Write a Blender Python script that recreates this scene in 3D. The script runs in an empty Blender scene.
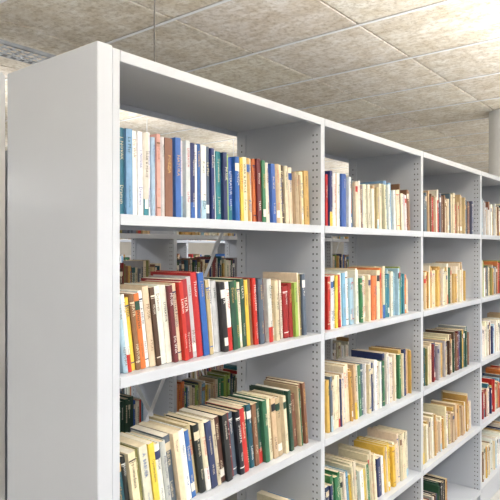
import bpy, math, random
from mathutils import Vector
R = random.Random(7)
sc = bpy.context.scene
sc.view_settings.view_transform = 'Standard'
sc.view_settings.look = 'None'

def lin(c):
    return tuple(((v/255)/12.92 if v/255 <= .04045 else ((v/255+.055)/1.055)**2.4) for v in c[:3]) + (1,)

# ---------------------------------------------------------------- materials
def mat(name, rgb, rough=.5, metal=0., noise=None, bump=0.):
    m = bpy.data.materials.new(name); m.use_nodes = True
    nt = m.node_tree; b = nt.nodes['Principled BSDF']
    b.inputs['Base Color'].default_value = lin(rgb)
    b.inputs['Roughness'].default_value = rough
    b.inputs['Metallic'].default_value = metal
    if noise:
        tc = nt.nodes.new('ShaderNodeTexCoord'); n = nt.nodes.new('ShaderNodeTexNoise')
        n.inputs['Scale'].default_value = noise[0]; n.inputs['Detail'].default_value = 6
        nt.links.new(tc.outputs['Object'], n.inputs['Vector'])
        r = nt.nodes.new('ShaderNodeValToRGB')
        r.color_ramp.elements[0].position = .3; r.color_ramp.elements[1].position = .7
        r.color_ramp.elements[0].color = lin(noise[1]); r.color_ramp.elements[1].color = lin(rgb)
        nt.links.new(n.outputs['Fac'], r.inputs['Fac']); nt.links.new(r.outputs['Color'], b.inputs['Base Color'])
        if bump:
            bp = nt.nodes.new('ShaderNodeBump'); bp.inputs['Strength'].default_value = bump
            bp.inputs['Distance'].default_value = .002
            nt.links.new(n.outputs['Fac'], bp.inputs['Height']); nt.links.new(bp.outputs['Normal'], b.inputs['Normal'])
    return m
M_metal = mat('painted_steel_grey', (187,192,201), .3, 0, (3,(182,187,197)))
M_hole_shade = mat('slot_shade_paint', (75,77,82), .8)  # dark tone standing in for the shade inside the peg slots
M_white = mat('white_paint', (232,233,234), .55, 0, (6,(226,227,228)))
M_wall = mat('wall_plaster', (225,222,216), .85, 0, (8,(216,213,207)), .2)
M_floor = mat('linoleum', (188,187,185), .45, 0, (12,(176,175,173)))
M_galv = mat('galvanised_steel', (165,168,172), .4, .3, (20,(145,148,152)))
M_lamp = bpy.data.materials.new('lamp_tube'); M_lamp.use_nodes = True
_b = M_lamp.node_tree.nodes['Principled BSDF']; _b.inputs['Emission Color'].default_value = (1,.98,.95,1); _b.inputs['Emission Strength'].default_value = 6

# ceiling: mineral / wood-cement board
M_ceil = bpy.data.materials.new('cement_board'); M_ceil.use_nodes = True
nt = M_ceil.node_tree; b = nt.nodes['Principled BSDF']; b.inputs['Roughness'].default_value = .9
tc = nt.nodes.new('ShaderNodeTexCoord')
def noise(scale, det=8, rough=.6, stretch=None):
    n = nt.nodes.new('ShaderNodeTexNoise'); n.inputs['Scale'].default_value = scale
    n.inputs['Detail'].default_value = det; n.inputs['Roughness'].default_value = rough
    if stretch:
        mp = nt.nodes.new('ShaderNodeMapping'); mp.inputs['Scale'].default_value = stretch
        nt.links.new(tc.outputs['Object'], mp.inputs['Vector']); nt.links.new(mp.outputs['Vector'], n.inputs['Vector'])
    else: nt.links.new(tc.outputs['Object'], n.inputs['Vector'])
    return n
def ramp(src, p0, p1, c0, c1):
    r = nt.nodes.new('ShaderNodeValToRGB'); e = r.color_ramp.elements
    e[0].position = p0; e[1].position = p1; e[0].color = c0; e[1].color = c1
    nt.links.new(src, r.inputs['Fac']); return r
def mix(fac, a, c, mode='MIX'):
    x = nt.nodes.new('ShaderNodeMix'); x.data_type = 'RGBA'; x.blend_type = mode
    if isinstance(fac, float): x.inputs[0].default_value = fac
    else: nt.links.new(fac, x.inputs[0])
    nt.links.new(a, x.inputs[6]); nt.links.new(c, x.inputs[7]); return x.outputs[2]
n1 = noise(2.2); n2 = noise(42, 5, .75); n3 = noise(9, 8, .7); n4 = noise(30, 4, .7, (1,.25,1))
base = ramp(n1.outputs['Fac'], .35, .65, lin((232,227,217)), lin((245,242,235)))
blot = ramp(n3.outputs['Fac'], .40, .60, lin((224,212,190)), lin((255,255,255)))
speck = ramp(n2.outputs['Fac'], .38, .52, lin((190,178,158)), lin((255,255,255)))
fib = ramp(n4.outputs['Fac'], .4, .6, lin((222,214,200)), lin((255,255,255)))
att = nt.nodes.new('ShaderNodeAttribute'); att.attribute_name = 'Col'
o = mix(.55, base.outputs['Color'], blot.outputs['Color'], 'MULTIPLY')
o = mix(.55, o, speck.outputs['Color'], 'MULTIPLY')
o = mix(.5, o, fib.outputs['Color'], 'MULTIPLY')
o = mix(1.0, o, att.outputs['Color'], 'MULTIPLY')
nt.links.new(o, b.inputs['Base Color'])
bp = nt.nodes.new('ShaderNodeBump'); bp.inputs['Strength'].default_value = .25; bp.inputs['Distance'].default_value = .002
nt.links.new(n2.outputs['Fac'], bp.inputs['Height']); nt.links.new(bp.outputs['Normal'], b.inputs['Normal'])

M_book = bpy.data.materials.new('book_covers'); M_book.use_nodes = True
nt = M_book.node_tree; b = nt.nodes['Principled BSDF']; b.inputs['Roughness'].default_value = .45
att = nt.nodes.new('ShaderNodeAttribute'); att.attribute_name = 'Col'
tc = nt.nodes.new('ShaderNodeTexCoord')
n = noise(60, 5); r = ramp(n.outputs['Fac'], .3, .7, (.80,.79,.78,1), (.96,.96,.96,1))
nt.links.new(mix(1.0, att.outputs['Color'], r.outputs['Color'], 'MULTIPLY'), b.inputs['Base Color'])

# ---------------------------------------------------------------- mesh builder
class MB:
    def __init__(s): s.v = []; s.f = []; s.c = []
    def add(s, vs, fs, col=(1,1,1,1)):
        o = len(s.v); s.v += vs
        for f in fs: s.f.append(tuple(i+o for i in f)); s.c.append(col)
    def box(s, x0, x1, y0, y1, z0, z1, col=(1,1,1,1)):
        s.add([(x0,y0,z0),(x1,y0,z0),(x1,y1,z0),(x0,y1,z0),(x0,y0,z1),(x1,y0,z1),(x1,y1,z1),(x0,y1,z1)],
              [(0,3,2,1),(4,5,6,7),(0,1,5,4),(1,2,6,5),(2,3,7,6),(3,0,4,7)], col)
    def obj(s, name, m, parent=None, color=False, bevel=0):
        me = bpy.data.meshes.new(name); me.from_pydata(s.v, [], s.f)
        if color:
            a = me.color_attributes.new('Col', 'FLOAT_COLOR', 'CORNER'); buf = []
            for f, c in zip(s.f, s.c): buf += list(c)*len(f)
            a.data.foreach_set('color', buf)
        me.materials.append(m); me.update()
        ob = bpy.data.objects.new(name, me); sc.collection.objects.link(ob)
        if parent: ob.parent = parent
        if bevel:
            bv = ob.modifiers.new('bevel', 'BEVEL'); bv.width = bevel; bv.segments = 2
            bv.limit_method = 'ANGLE'
        return ob
def cyl(mb, p, q, r, n=12, col=(1,1,1,1)):
    p = Vector(p); q = Vector(q); d = (q-p).normalized()
    a = d.orthogonal().normalized(); c = d.cross(a); vs = []
    for e in (p, q):
        for i in range(n):
            t = 2*math.pi*i/n; vs.append(tuple(e + r*(math.cos(t)*a + math.sin(t)*c)))
    mb.add(vs, [(i,(i+1)%n,n+(i+1)%n,n+i) for i in range(n)] + [tuple(range(n-1,-1,-1)), tuple(range(n,2*n))], col)
def empty(name, loc=(0,0,0)):
    e = bpy.data.objects.new(name, None); e.empty_display_size = .2; sc.collection.objects.link(e); return e

# ---------------------------------------------------------------- title words
WORDS = ["HISTORIA","ATLAS","POEZJA","NATURA","Roman","MIASTO","Die Welt","Kunst","LITERATUR","Opowiadania","WAR & PEACE","Lexikon",
         "SONATA","Fables","Theater","MUSIK","La Mer","Collected Poems","A. BREUER","J. NOVAK","TEATR","Wiersze","Dramen","PHILOSOPHY"]
GL = []
for w in WORDS:
    cu = bpy.data.curves.new('t', 'FONT'); cu.body = w; cu.size = 1; cu.resolution_u = 1
    ob = bpy.data.objects.new('t', cu); sc.collection.objects.link(ob)
    bpy.context.view_layer.update()
    me = ob.evaluated_get(bpy.context.evaluated_depsgraph_get()).to_mesh()
    vs = [(v.co.x, v.co.y) for v in me.vertices]; fs = [tuple(p.vertices) for p in me.polygons]
    x0 = min(a for a,_ in vs); x1 = max(a for a,_ in vs); y0 = min(a for _,a in vs); y1 = max(a for _,a in vs)
    GL.append(([((a-x0), (c-(y0+y1)/2)) for a,c in vs], fs, x1-x0, y1-y0))
    bpy.data.objects.remove(ob); bpy.data.curves.remove(cu)

# ---------------------------------------------------------------- books
PAL = dict(cream=(226,214,186), ivory=(234,228,213), white=(240,240,238), tan=(194,171,136), taupe=(148,135,120), brown=(128,92,68),
    dbrown=(84,58,46), navy=(38,52,98), blue=(48,94,168), lblue=(120,166,202), sky=(166,198,218), teal=(50,124,140), dteal=(30,82,92),
    green=(56,118,80), dgreen=(34,72,56), olive=(130,126,74), lime=(150,174,88), yellow=(226,192,74), gold=(202,164,94),
    orange=(214,124,66), red=(188,46,40), dred=(150,36,36), maroon=(108,36,42), pink=(216,168,158), grey=(156,157,158),
    lgrey=(200,201,202), slate=(84,98,116), black=(36,36,41), purple=(92,68,116))
LIGHT = ['cream','ivory','white','tan','gold','lgrey','cream','ivory','sky']
MIXED = ['cream','ivory','white','tan','taupe','brown','navy','blue','lblue','teal','green','olive','yellow','red','maroon','grey','slate','lime','orange','cream','white','ivory','tan','dgreen','gold','dred','cream']
DARK = ['navy','black','dbrown','maroon','dgreen','brown','slate','cream','dteal','olive','ivory','tan','gold','grey','cream','dred']
def lum(c): return .3*c[0]+.6*c[1]+.1*c[2]

def book(mb, x0, y0, z0, w, d, h, a, col, detail, rnd):
    ca, sa = math.cos(a), math.sin(a); zz = z0 + (max(0, -w*sa))
    def T(u, v, z): return (x0 + u*ca - z*sa, y0 + v, zz + u*sa + z*ca)
    hard = rnd.random() < .5
    t = .0022 if hard else .0007; inset = .003 if hard else .0004; bul = (.0035 if hard else .0008)
    N = 4
    jit = rnd.uniform(.93,1.05)
    c = lin(tuple(min(250, max(8, v*jit + rnd.uniform(-5,5))) for v in col))
    out = [(0,d)] + [(w*k/N, bul*((2*k/N-1)**2)) for k in range(N+1)] + [(w,d)]
    inn = [(t,d)] + [(t+(w-2*t)*k/N, t+bul*((2*k/N-1)**2)) for k in range(N+1)] + [(w-t,d)]
    n = len(out)
    vs = [T(u,v,0) for u,v in out] + [T(u,v,h) for u,v in out] + [T(u,v,h) for u,v in inn] + [T(u,v,0) for u,v in inn]
    fs = []
    for i in range(n-1):
        fs += [(i,i+1,n+i+1,n+i), (n+i,n+i+1,2*n+i+1,2*n+i), (2*n+i,2*n+i+1,3*n+i+1,3*n+i)]
    fs += [(0,n,2*n,3*n), (n-1,4*n-1,3*n-1,2*n-1)]
    mb.add(vs, fs, c)
    pg = lin(rnd.choice([(232,221,194),(222,208,178),(236,231,217),(214,197,164),(226,214,186)]))
    p = [(t,t+bul),(w-t,t+bul),(w-t,d-inset),(t,d-inset)]
    mb.add([T(u,v,inset) for u,v in p]+[T(u,v,h-inset) for u,v in p], [(4,5,6,7),(1,2,6,5),(2,3,7,6),(3,0,4,7),(0,1,5,4)], pg)
    def strip(za, zb, cc, ins=0.0, off=-.0003):
        vs = []
        for z in (za, zb):
            for k in range(N+1):
                u = w*k/N
                if k == 0: u += ins*w
                if k == N: u -= ins*w
                vs.append(T(u, bul*((2*k/N-1)**2)+off, z))
        mb.add(vs, [(k,k+1,N+k+2,N+k+1) for k in range(N)], cc)
    light = lum(col) > 125
    acc = rnd.choice([PAL['red'],PAL['navy'],PAL['blue'],PAL['black'],PAL['brown'],PAL['dgreen']] if light else [PAL['white'],PAL['gold'],PAL['cream'],PAL['ivory']])
    q = rnd.random()
    if q < .16: strip(h*.78, h*.9, lin(acc))
    elif q < .28:
        strip(h*.86, h*.865, lin(acc)); strip(h*.88, h*.9, lin(acc)); strip(h*.1, h*.115, lin(acc))
    elif q < .36: strip(0, h*rnd.uniform(.15,.35), lin(rnd.choice([PAL['white'],PAL['red'],PAL['blue'],PAL['yellow'],PAL['sky'],PAL['teal']])))
    if rnd.random() < .10: strip(.018, .042, lin((240,238,230)), .06, -.0005)
    if detail:
        for rep in range(2 if rnd.random() < .6 else 1):
            vs2, fs2, L, H = rnd.choice(GL)
            s = min(w*.62/H, (h*(.5 if rep == 0 else .25))/L, .014)
            if rnd.random() < .5: s *= .75
            zt = h*(.90 if rep == 0 else .34)
            if rep == 0 and rnd.random() < .4: zt = h*.78
            zt = max(zt, L*s + .01)
            mb.add([T(w/2 + y*s, -.0007, zt - x*s) for x,y in vs2], fs2, lin(acc))
    elif rnd.random() < .8:
        z = h*.85; e = h*rnd.uniform(.35,.6)
        u0, u1 = w*.36, w*.64
        while z > e:
            l = rnd.uniform(.004,.012)
            mb.add([T(u0,-.0006,z-l),T(u1,-.0006,z-l),T(u1,-.0006,z),T(u0,-.0006,z)], [(0,1,2,3)], lin(acc)); z -= l + .003

def fill(xa, xb, yf, z, pal, lean=0., explicit=None, full=.95, hm=(.165,.22), detail=True, seed=0, steps=()):
    """one compartment of books between xa..xb, spines at yf; steps: {index: new_lean_deg}"""
    rnd = random.Random(seed); mb = MB(); steps = dict(steps)
    end = xa + (xb-xa)*full
    a = math.radians(lean)
    x = xa + .004 + (.21*math.sin(a) if a > 0 else 0)
    i = 0; hcur = rnd.uniform(*hm); run = 0; rc = None
    while True:
        if explicit and i < len(explicit):
            w, h, c = explicit[i]; w /= 1000; h = (h+rnd.uniform(-4,4))/1000; c = PAL[c]
        else:
            if run <= 0:
                run = rnd.randint(1,4); hcur = rnd.uniform(*hm); rc = PAL[rnd.choice(pal)]; same = rnd.random() < .3
            run -= 1
            w = rnd.choice([.008,.011,.014,.016,.018,.02,.022,.028]); h = hcur + rnd.uniform(-.01,.01)
            c = rc if same else PAL[rnd.choice(pal)]
        if i in steps:
            na = math.radians(steps[i]); x += max(0, .2*(math.sin(na)-math.sin(a))); a = na
        if x + w/math.cos(a) > end: break
        d = h*rnd.uniform(.66,.74)
        book(mb, x, yf + rnd.uniform(0,.018), z+.0005, w*.975, d, h, a, c, detail, rnd)
        x += w/math.cos(a) + .0003
        i += 1
        if a > 0 and not steps and rnd.random() < .10: a = max(math.radians(1.0), a*.85)
    return mb.obj('row_of_books', M_book, None, True)

# ---------------------------------------------------------------- bookshelf run
BAY = .90; D = .39; TOP = 2.064; LV = [1.680,1.296,.914,.532,.150]
def bookshelf(X0, Y0, nb, braces=(0,)):
    root = empty('library_bookshelf')
    def B(): return MB()
    e = B(); e.box(X0-.0646, X0-.0225, Y0-.002, Y0+D+.004, 0, TOP+.004)
    XE = X0+nb*BAY
    e.box(XE+.0125+.001, XE+.055, Y0-.002, Y0+D+.004, 0, TOP+.004)
    e.obj('end_panels', M_metal, root, bevel=.003)
    u = B(); hl = B()
    for k in range(nb+1):
        xc = X0+k*BAY
        xl, xr = (xc-.0215, xc) if k == 0 else (xc-.0125, xc+.0125)
        if k == 0: u.box(xl, xr, Y0, Y0+D, 0, TOP)
        else:
            u.box(xl, xr, Y0, Y0+.045, 0, TOP); u.box(xl, xr, Y0+D-.045, Y0+D, 0, TOP)
            u.box(xl+.003, xr-.003, Y0+.045, Y0+D-.045, .05, TOP)
        for yy in (Y0+.017, Y0+.033, Y0+D-.025):
            z = .1
            while z < TOP-.05:
                for xs, sg in ((xl, -1), (xr, 1)):
                    if k == 0 and sg < 0: continue
                    hl.box(min(xs, xs+sg*.0004), max(xs, xs+sg*.0004), yy-.0026, yy+.0026, z, z+.0065)  # raised dark plate instead of a cut slot, shade is in its colour
                z += .025
    u.obj('uprights', M_metal, root, bevel=.0015); hl.obj('painted_peg_slots', M_hole_shade, root)
    s = B()
    for k in range(nb):
        xa = X0+k*BAY + (0 if k == 0 else .0125) + .0008; xb = X0+(k+1)*BAY-.0125-.0008
        for j, z in enumerate([TOP-.001]+LV):
            lip = .026
            s.box(xa, xb, Y0+.001, Y0+D-.001, z-.003, z)
            s.box(xa, xb, Y0-.001, Y0+.0015, z-lip, z)
            s.box(xa, xb, Y0+.0015, Y0+.014, z-lip, z-lip+.002)
            s.box(xa, xb, Y0+D-.0025, Y0+D-.0005, z-.022, z)
            s.box(xa+.001, xa+.0025, Y0+.03, Y0+D-.03, z-.022, z-.003)
            s.box(xb-.0025, xb-.001, Y0+.03, Y0+D-.03, z-.022, z-.003)
        s.box(xa, xb, Y0+.02, Y0+.023, 0, .12)
    s.obj('shelves', M_metal, root, bevel=.0008)
    br = B()
    for k in braces:
        xa = X0+k*BAY+.0; xb = X0+(k+1)*BAY-.02
        for (p, q) in (((xa,.31),(xb,1.785)), ((xa,1.785),(xb,.31))):
            dx, dz = q[0]-p[0], q[1]-p[1]; L = math.hypot(dx,dz); nx, nz = -dz/L*.007, dx/L*.007
            yb = Y0+D+(.0035 if dz > 0 else .006)
            vs = []
            for y in (yb-.001, yb+.001):
                vs += [(p[0]+nx,y,p[1]+nz),(p[0]-nx,y,p[1]-nz),(q[0]-nx,y,q[1]-nz),(q[0]+nx,y,q[1]+nz)]
            br.add(vs, [(0,1,2,3),(7,6,5,4),(0,4,5,1),(1,5,6,2),(2,6,7,3),(3,7,4,0)])
    br.obj('cross_braces', M_white, root)
    return root
bookshelf(0, 0, 4, (0,2))
bookshelf(.62, 1.40, 5, (1,3))
bookshelf(.62, 3.10, 5, (1,))

S1 = [(18,213,'taupe'),(20,214,'teal'),(20,212,'lblue'),(14,209,'white'),(16,212,'white'),(18,209,'ivory'),(14,211,'white'),(12,207,'sky'),
 (12,209,'pink'),(14,209,'lgrey'),(27,209,'brown'),(9,204,'cream'),(20,209,'blue'),(18,207,'white'),(16,208,'lgrey'),(17,206,'navy'),
 (18,209,'white'),(16,208,'blue'),(20,205,'white'),(18,206,'slate'),(13,204,'navy'),(14,205,'white'),(20,200,'teal'),(17,198,'navy'),
 (13,196,'lime'),(18,190,'blue'),(20,190,'blue'),(14,188,'yellow'),(22,195,'cream'),(18,194,'gold'),(20,196,'cream'),(12,196,'orange'),
 (20,200,'maroon'),(16,198,'green'),(18,196,'cream'),(18,196,'ivory'),(20,192,'blue'),(22,196,'tan'),(16,194,'cream'),(18,195,'dbrown'),
 (18,192,'cream'),(14,195,'brown'),(20,196,'cream')]
S2 = [(14,190,'sky'),(12,190,'white'),(18,186,'yellow'),(14,192,'brown'),(16,190,'orange'),(14,200,'white'),(20,205,'cream'),(14,204,'dbrown'),
 (26,208,'white'),(18,210,'ivory'),(14,206,'maroon'),(20,212,'cream'),(14,214,'red'),(22,222,'dred'),(20,226,'lgrey'),(24,236,'red'),
 (22,232,'blue'),(14,215,'tan'),(18,212,'white'),(24,206,'lgrey'),(20,205,'black'),(22,206,'white'),(22,208,'dgreen'),(16,204,'green'),
 (20,200,'cream'),(18,206,'dgreen'),(16,204,'yellow'),(18,208,'brown'),(18,205,'red'),(24,206,'slate'),(20,200,'maroon'),(22,200,'lgrey'),
 (18,198,'tan'),(18,200,'cream'),(18,200,'brown'),(22,198,'ivory')]
S3 = [(20,180,'dteal'),(14,182,'black'),(22,186,'cream'),(18,185,'olive'),(26,190,'ivory'),(18,188,'yellow'),(22,186,'white'),(18,188,'lgrey'),
 (24,195,'slate'),(20,196,'cream'),(22,198,'white'),(16,196,'blue'),(20,200,'tan'),(22,196,'black'),(20,200,'cream'),(24,198,'navy'),
 (16,196,'cream'),(22,200,'dbrown'),(22,202,'black'),(18,200,'maroon'),(22,200,'slate'),(20,196,'black'),(20,200,'red'),(18,200,'dgreen'),
 (22,202,'dteal'),(20,200,'brown'),(24,200,'dgreen'),(22,204,'green'),(20,200,'cream'),(22,200,'tan')]
B2_1 = [(16,200,'navy'),(22,202,'white'),(20,200,'slate'),(14,196,'red'),(20,204,'navy'),(20,205,'white'),(26,200,'tan'),(24,204,'white'),(34,206,'blue'),(20,200,'blue'),
 (16,196,'white'),(18,190,'orange'),(20,192,'slate'),(18,188,'cream'),(14,190,'white')]
B2_2 = [(18,195,'green'),(16,195,'navy'),(26,198,'red'),(18,196,'red'),(16,195,'white'),(24,200,'lgrey'),(16,198,'yellow'),(14,200,'red'),(30,206,'white'),(24,206,'lblue'),(24,208,'white')]
cfg = {
 (0,0):dict(pal=LIGHT, explicit=S1, lean=.6, full=.985, steps={20:1.4,27:2.4,34:3.4}),
 (0,1):dict(pal=MIXED, explicit=S2, lean=7.5, full=.945, steps={8:7,17:6,24:5,29:4}),
 (0,2):dict(pal=['brown','cream','dgreen','tan','green','ivory'], explicit=S3, lean=8.5, full=.965, steps={9:9.5,18:8,24:6.5}),
 (0,3):dict(pal=MIXED, lean=5, full=.93), (0,4):dict(pal=DARK, full=.9),
 (1,0):dict(pal=['cream','ivory','tan','lblue','brown','white','grey','cream','lgrey','slate'], explicit=B2_1, lean=.5, full=.99, steps={11:2.5,18:2,26:4}),
 (1,1):dict(pal=['orange','cream','white','lgrey','teal','green','ivory','cream','lime','sky'], explicit=B2_2, lean=.5, full=.92, steps={7:3,16:1}),
 (1,2):dict(pal=['cream','ivory','tan','green','cream','slate','white','gold','navy'], lean=3, full=.96, hm=(.19,.225), steps={9:5,20:2}),
 (1,3):dict(pal=['cream','ivory','lblue','cream','yellow','navy','green','white'], lean=7, full=.93), (1,4):dict(pal=MIXED, full=.9),
 (2,0):dict(pal=['tan','cream','brown','cream','ivory','slate','red'], lean=2, full=.96), (2,1):dict(pal=['cream','tan','green','gold','ivory','cream'], lean=1, full=.8),
 (2,2):dict(pal=DARK, lean=2, full=.9), (2,3):dict(pal=['cream','tan','ivory','gold'], lean=4, full=.93), (2,4):dict(pal=DARK, full=.5),
}
for k in range(4):
    for j, z in enumerate(LV):
        c = dict(cfg.get((k,j), dict(pal=MIXED if j%2 else LIGHT+['brown','navy'], lean=1.5, full=.93)))
        fill(k*BAY+.014 if k else .002, (k+1)*BAY-.014, .022, z, seed=11*k+j+3, detail=(k < 3), **c)
for (X0, Y0, nb) in ((.62,1.40,5),(.62,3.10,5)):
    for k in range(nb):
        for j, z in enumerate(LV):
            fill(X0+k*BAY+.014, X0+(k+1)*BAY-.014, Y0+.03, z, R.choice([DARK,MIXED,MIXED,LIGHT]), lean=R.choice([0,1,2,4]),
                 full=R.uniform(.75,.97), hm=(.19,.245), detail=False, seed=500+int(Y0*100)+10*k+j)

# ---------------------------------------------------------------- tall white cabinet (next aisle, left)
root = empty('storage_cabinet'); c = MB()
c.box(-.36, .471, 1.42, 1.86, .06, 2.394); c.box(-.34, .45, 1.45, 1.84, 0, .06)
c.box(-.352, .052, 1.402, 1.42, .08, 2.38); c.box(.058, .469, 1.402, 1.42, .08, 2.38)
c.obj('carcass_and_doors', M_white, root, bevel=.003)
h = MB(); cyl(h, (.03,1.39,1.0), (.03,1.39,1.16), .006); cyl(h, (.08,1.39,1.0), (.08,1.39,1.16), .006)
for x in (.03,.08):
    for z in (1.01,1.15): cyl(h, (x,1.39,z), (x,1.405,z), .004)
h.obj('handles', M_galv, root)

# ---------------------------------------------------------------- room
XA, XB, YA, YB, CH = -5.0, 11.0, -4.5, 6.0, 2.66
f = MB(); f.box(XA, XB, YA, YB, -.1, 0); f.obj('floor', M_floor)
cl = MB(); cl.box(XA, XB, YA, YB, CH+.02, CH+.12, (.13,.12,.11,1))
gx0, gy0 = -.856+1.845, -1.079+1.307
st = MB()
x = gx0 - .6*9
while x < XB-.02:
    st.box(x-.003, x+.013, YA, YB, CH-.004, CH-.0005)
    x += .6
x = gx0 - .6*9
while x < XB:
    y = gy0 - .635*6
    while y < YB:
        t = R.uniform(.88,1.0); g = .006
        cl.box(x+g, min(x+.6-g,XB), y+g, min(y+.635-g,YB), CH, CH+.022, (t, t*R.uniform(.98,1), t*R.uniform(.95,1), 1))
        y += .635
    x += .6
cl.obj('ceiling', M_ceil, None, True, .002)
st.obj('trim_ceiling', M_white)
w = MB(); w.box(XB, XB+.12, YA, YB, 0, CH+.1); w.obj('wall_right', M_wall)
w = MB(); w.box(XA, XB, YB, YB+.12, 0, CH+.1); w.obj('wall_back', M_wall)
w = MB(); w.box(XA-.12, XA, YA, YB, 0, CH+.1); w.obj('wall_left', M_wall)
w = MB(); w.box(XA, XB, YB-.015, YB, 0, .08); w.obj('baseboard_back', M_white)

# round column
p = MB(); cyl(p, (3.87,.14,0), (3.87,.14,CH-.004), .15, 48); cyl(p, (3.87,.14,0), (3.87,.14,.08), .16, 48)
po = p.obj('round_column', M_white)
for pl in po.data.polygons: pl.use_smooth = len(pl.vertices) == 4

# perforated cable tray + hangers
root = empty('cable_tray'); c = MB(); ty0, ty1, tz = 1.48, 1.65, 2.545
c.box(-3, 8, ty0, ty0+.002, tz, tz+.02); c.box(-3, 8, ty1-.002, ty1, tz, tz+.02)
for i in range(5): 
    yy = ty0 + (ty1-ty0)*i/4; c.box(-3, 8, max(ty0,yy-.006), min(ty1,yy+.006), tz, tz+.0015)
x = -3
while x < 8:
    c.box(x, x+.018, ty0, ty1, tz, tz+.0015); x += .045
c.obj('perforated_tray', M_galv, root)
c = MB()
for x in (-2,-.5,1,2.5,4,5.5,7):
    cyl(c, (x,ty0-.006,tz-.01), (x,ty0-.006,CH), .004, 8); cyl(c, (x,ty1+.006,tz-.01), (x,ty1+.006,CH), .004, 8)
    c.box(x-.015, x+.015, ty0-.015, ty1+.015, tz-.006, tz)
c.obj('hangers', M_galv, root)
# suspension rod fixing the bookshelf to the ceiling
root = empty('suspension_rod'); c = MB(); cyl(c, (.29,.205,TOP), (.29,.205,CH), .0025, 8); cyl(c, (.29,.205,TOP), (.29,.205,TOP+.006), .012, 12)
c.obj('rod', mat('dark_steel', (95,92,88), .5, .3), root)

# ---------------------------------------------------------------- lamps
def lamp(x0, x1, y, z=2.42, down=40, up=30):
    root = empty('unseen_pendant_lamp'); c = MB()  # every fixture stands out of view
    c.box(x0, x1, y-.06, y+.06, z, z+.05); cyl(c, (x0+.2,y,z+.05), (x0+.2,y,CH), .004, 8); cyl(c, (x1-.2,y,z+.05), (x1-.2,y,CH), .004, 8)
    c.obj('housing', M_white, root, bevel=.004)
    t = MB(); cyl(t, (x0+.03,y,z-.015), (x1-.03,y,z-.015), .013, 12); t.obj('tube', M_lamp, root)
    for nm, dz, e, rx in (('light_down', -.04, down, 0), ('light_up', .07, up, math.pi)):
        l = bpy.data.lights.new(nm, 'AREA'); l.shape = 'RECTANGLE'; l.size = x1-x0; l.size_y = .12; l.energy = e; l.color = (1,.995,.985)
        o = bpy.data.objects.new(nm, l); o.location = ((x0+x1)/2, y, z+dz); o.rotation_euler = (rx,0,0); sc.collection.objects.link(o); o.parent = root
for x0, up in ((-1.2,115),(1.0,88),(3.2,54),(5.4,58)): lamp(x0, x0+1.5, -1.25, z=2.0, down=19, up=up)
lamp(-2.6, -1.1, .9, z=2.1, down=10, up=50)  # added lamp left of frame, brightens the ceiling from the back aisle
for x0 in (-1.6,.8,3.2,5.6,8): lamp(x0, x0+1.7, 2.55, z=2.05, down=18, up=10)  # added lamps, hidden by the front shelving, to brighten the ceiling
for x0 in (.8,3.6,6.4): lamp(x0, x0+1.7, 4.5, z=2.1, down=8, up=6)  # more hidden lamps, added for light on the rear ceiling

wd = bpy.data.worlds.new('World'); sc.world = wd; wd.use_nodes = True
bg = wd.node_tree.nodes['Background']; bg.inputs[0].default_value = (.965,.985,1,1); bg.inputs[1].default_value = .85

# ---------------------------------------------------------------- camera
cam = bpy.data.cameras.new('camera'); co = bpy.data.objects.new('camera', cam); sc.collection.objects.link(co)
co.location = (-.856,-1.079,1.6); co.rotation_euler = (math.radians(90),0,math.radians(38.81-90))
cam.lens = 36*574/500; cam.sensor_width = 36; cam.shift_y = -.004; cam.clip_start = .02
sc.camera = co
